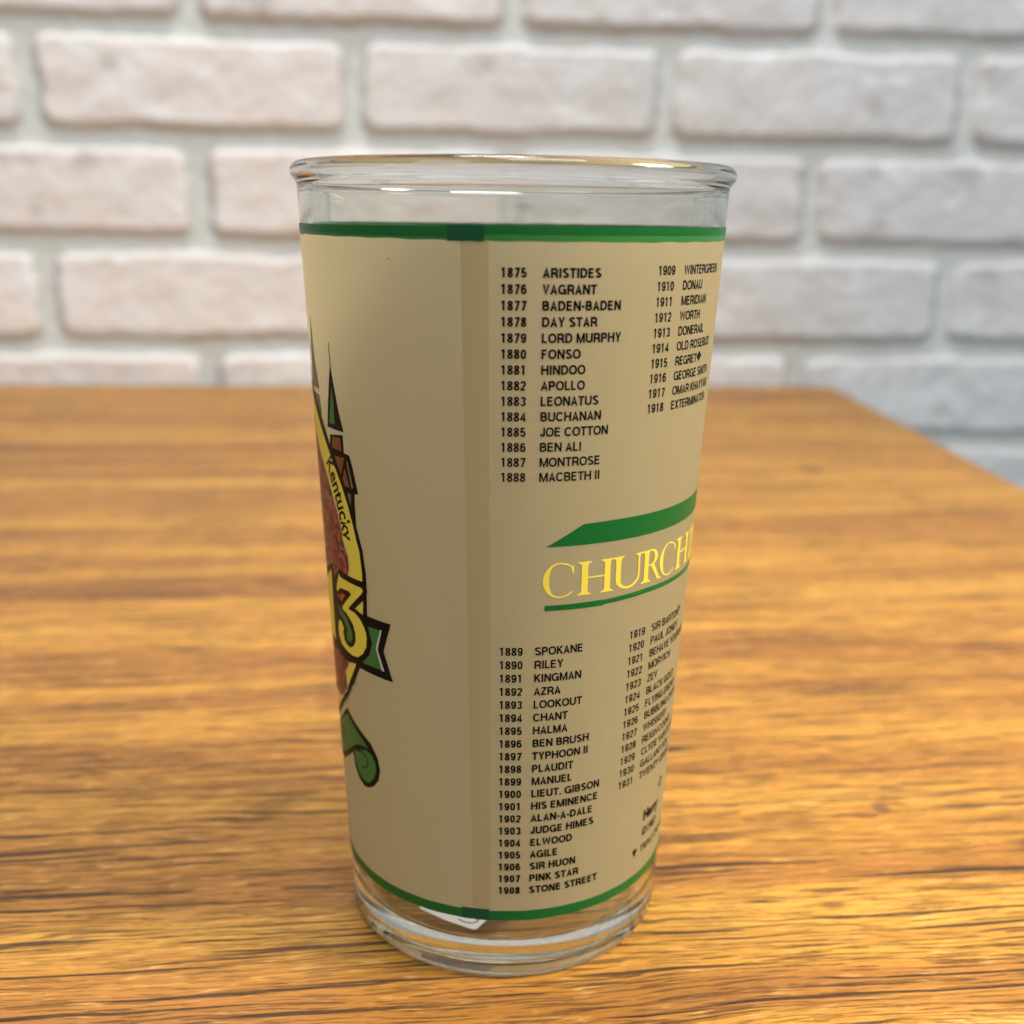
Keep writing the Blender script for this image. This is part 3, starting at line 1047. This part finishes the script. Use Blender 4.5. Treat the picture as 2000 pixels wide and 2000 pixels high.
def curl(cx, cz, pts, wd):
    o = [(cx + r * math.cos(a), cz + .8 * r * math.sin(a)) for a, r in pts]
    i = [(cx + (r - wd) * math.cos(a), cz + .8 * (r - wd) * math.sin(a)) for a, r in pts]
    return o + list(reversed(i))


polys("scroll_line", scr, MAT_BLACK, 0.14, [
    curl(-28.0, 35.4, [(math.radians(150 - 12 * k), 2.6 - .055 * k) for k in range(22)], .22),
    curl(-28.2, 36.0, [(math.radians(140 - 10 * k), 1.7 - .02 * k) for k in range(12)], .18),
    [(-30.2, 36.6), (-27.5, 37.35), (-27.5, 37.2), (-30.1, 36.35)],
    [(-36.9, 38.6), (-36.2, 38.2), (-36.5, 35.0), (-36.9, 35.0)]])
tiny = lambda x, y: (-33.4 + x * .60 - y * .80, 43.9 + x * .80 + y * .60, 0)
lettering("tiny_word", emb, MAT_GREY, 0.09, [("Louisville, Ky.", 0, 0, 1.6, .86, .03, tiny)])

# ---- paper sticker on the floor of the glass, with a pen stroke, and two small flaws
MAT_PAPER = print_material("white_paper", (0.86, 0.86, 0.85), (0.8, 0.8, 0.8), 0.3, 0.7)


def flat_piece(name, parent, material, pts, z, thick):
    bm = bmesh.new()
    vs = [bm.verts.new((x * MM, y * MM, z * MM)) for x, y in pts]
    f = bm.faces.new(vs)
    ext = bmesh.ops.extrude_face_region(bm, geom=[f])
    bmesh.ops.translate(bm, vec=(0, 0, thick * MM), verts=[q for q in ext['geom'] if isinstance(q, bmesh.types.BMVert)])
    bmesh.ops.recalc_face_normals(bm, faces=bm.faces)
    me = bpy.data.meshes.new(name)
    bm.to_mesh(me)
    bm.free()
    return link(name, me, parent, material)


st = flat_piece("paper_sticker", glass, MAT_PAPER,
                [(-5.0, -23.0), (-4.4, -22.9), (2.6, -12.0), (-7.4, -6.0), (-14.4, -16.7), (-14.3, -17.4), (-10.0, -20.4)], fl + .06, .10)
bm = bmesh.new()
stroke_faces(bm, [(-7.6, -20.3), (-6.5, -21.1), (-5.3, -21.4), (-4.5, -21.1), (-4.2, -20.3)], False, .30, 0)
for v in bm.verts:
    v.co = Vector((v.co.x, v.co.y, fl + .20)) * MM
me = bpy.data.meshes.new("pen_mark")
bm.to_mesh(me)
bm.free()
link("pen_mark", me, st, MAT_GREY)
polys("scratch", frost, MAT_BROWN, 0.08, [[(-18.36, 119.2), (-18.2, 119.15), (-17.9, 118.8), (-18.0, 118.78)]])
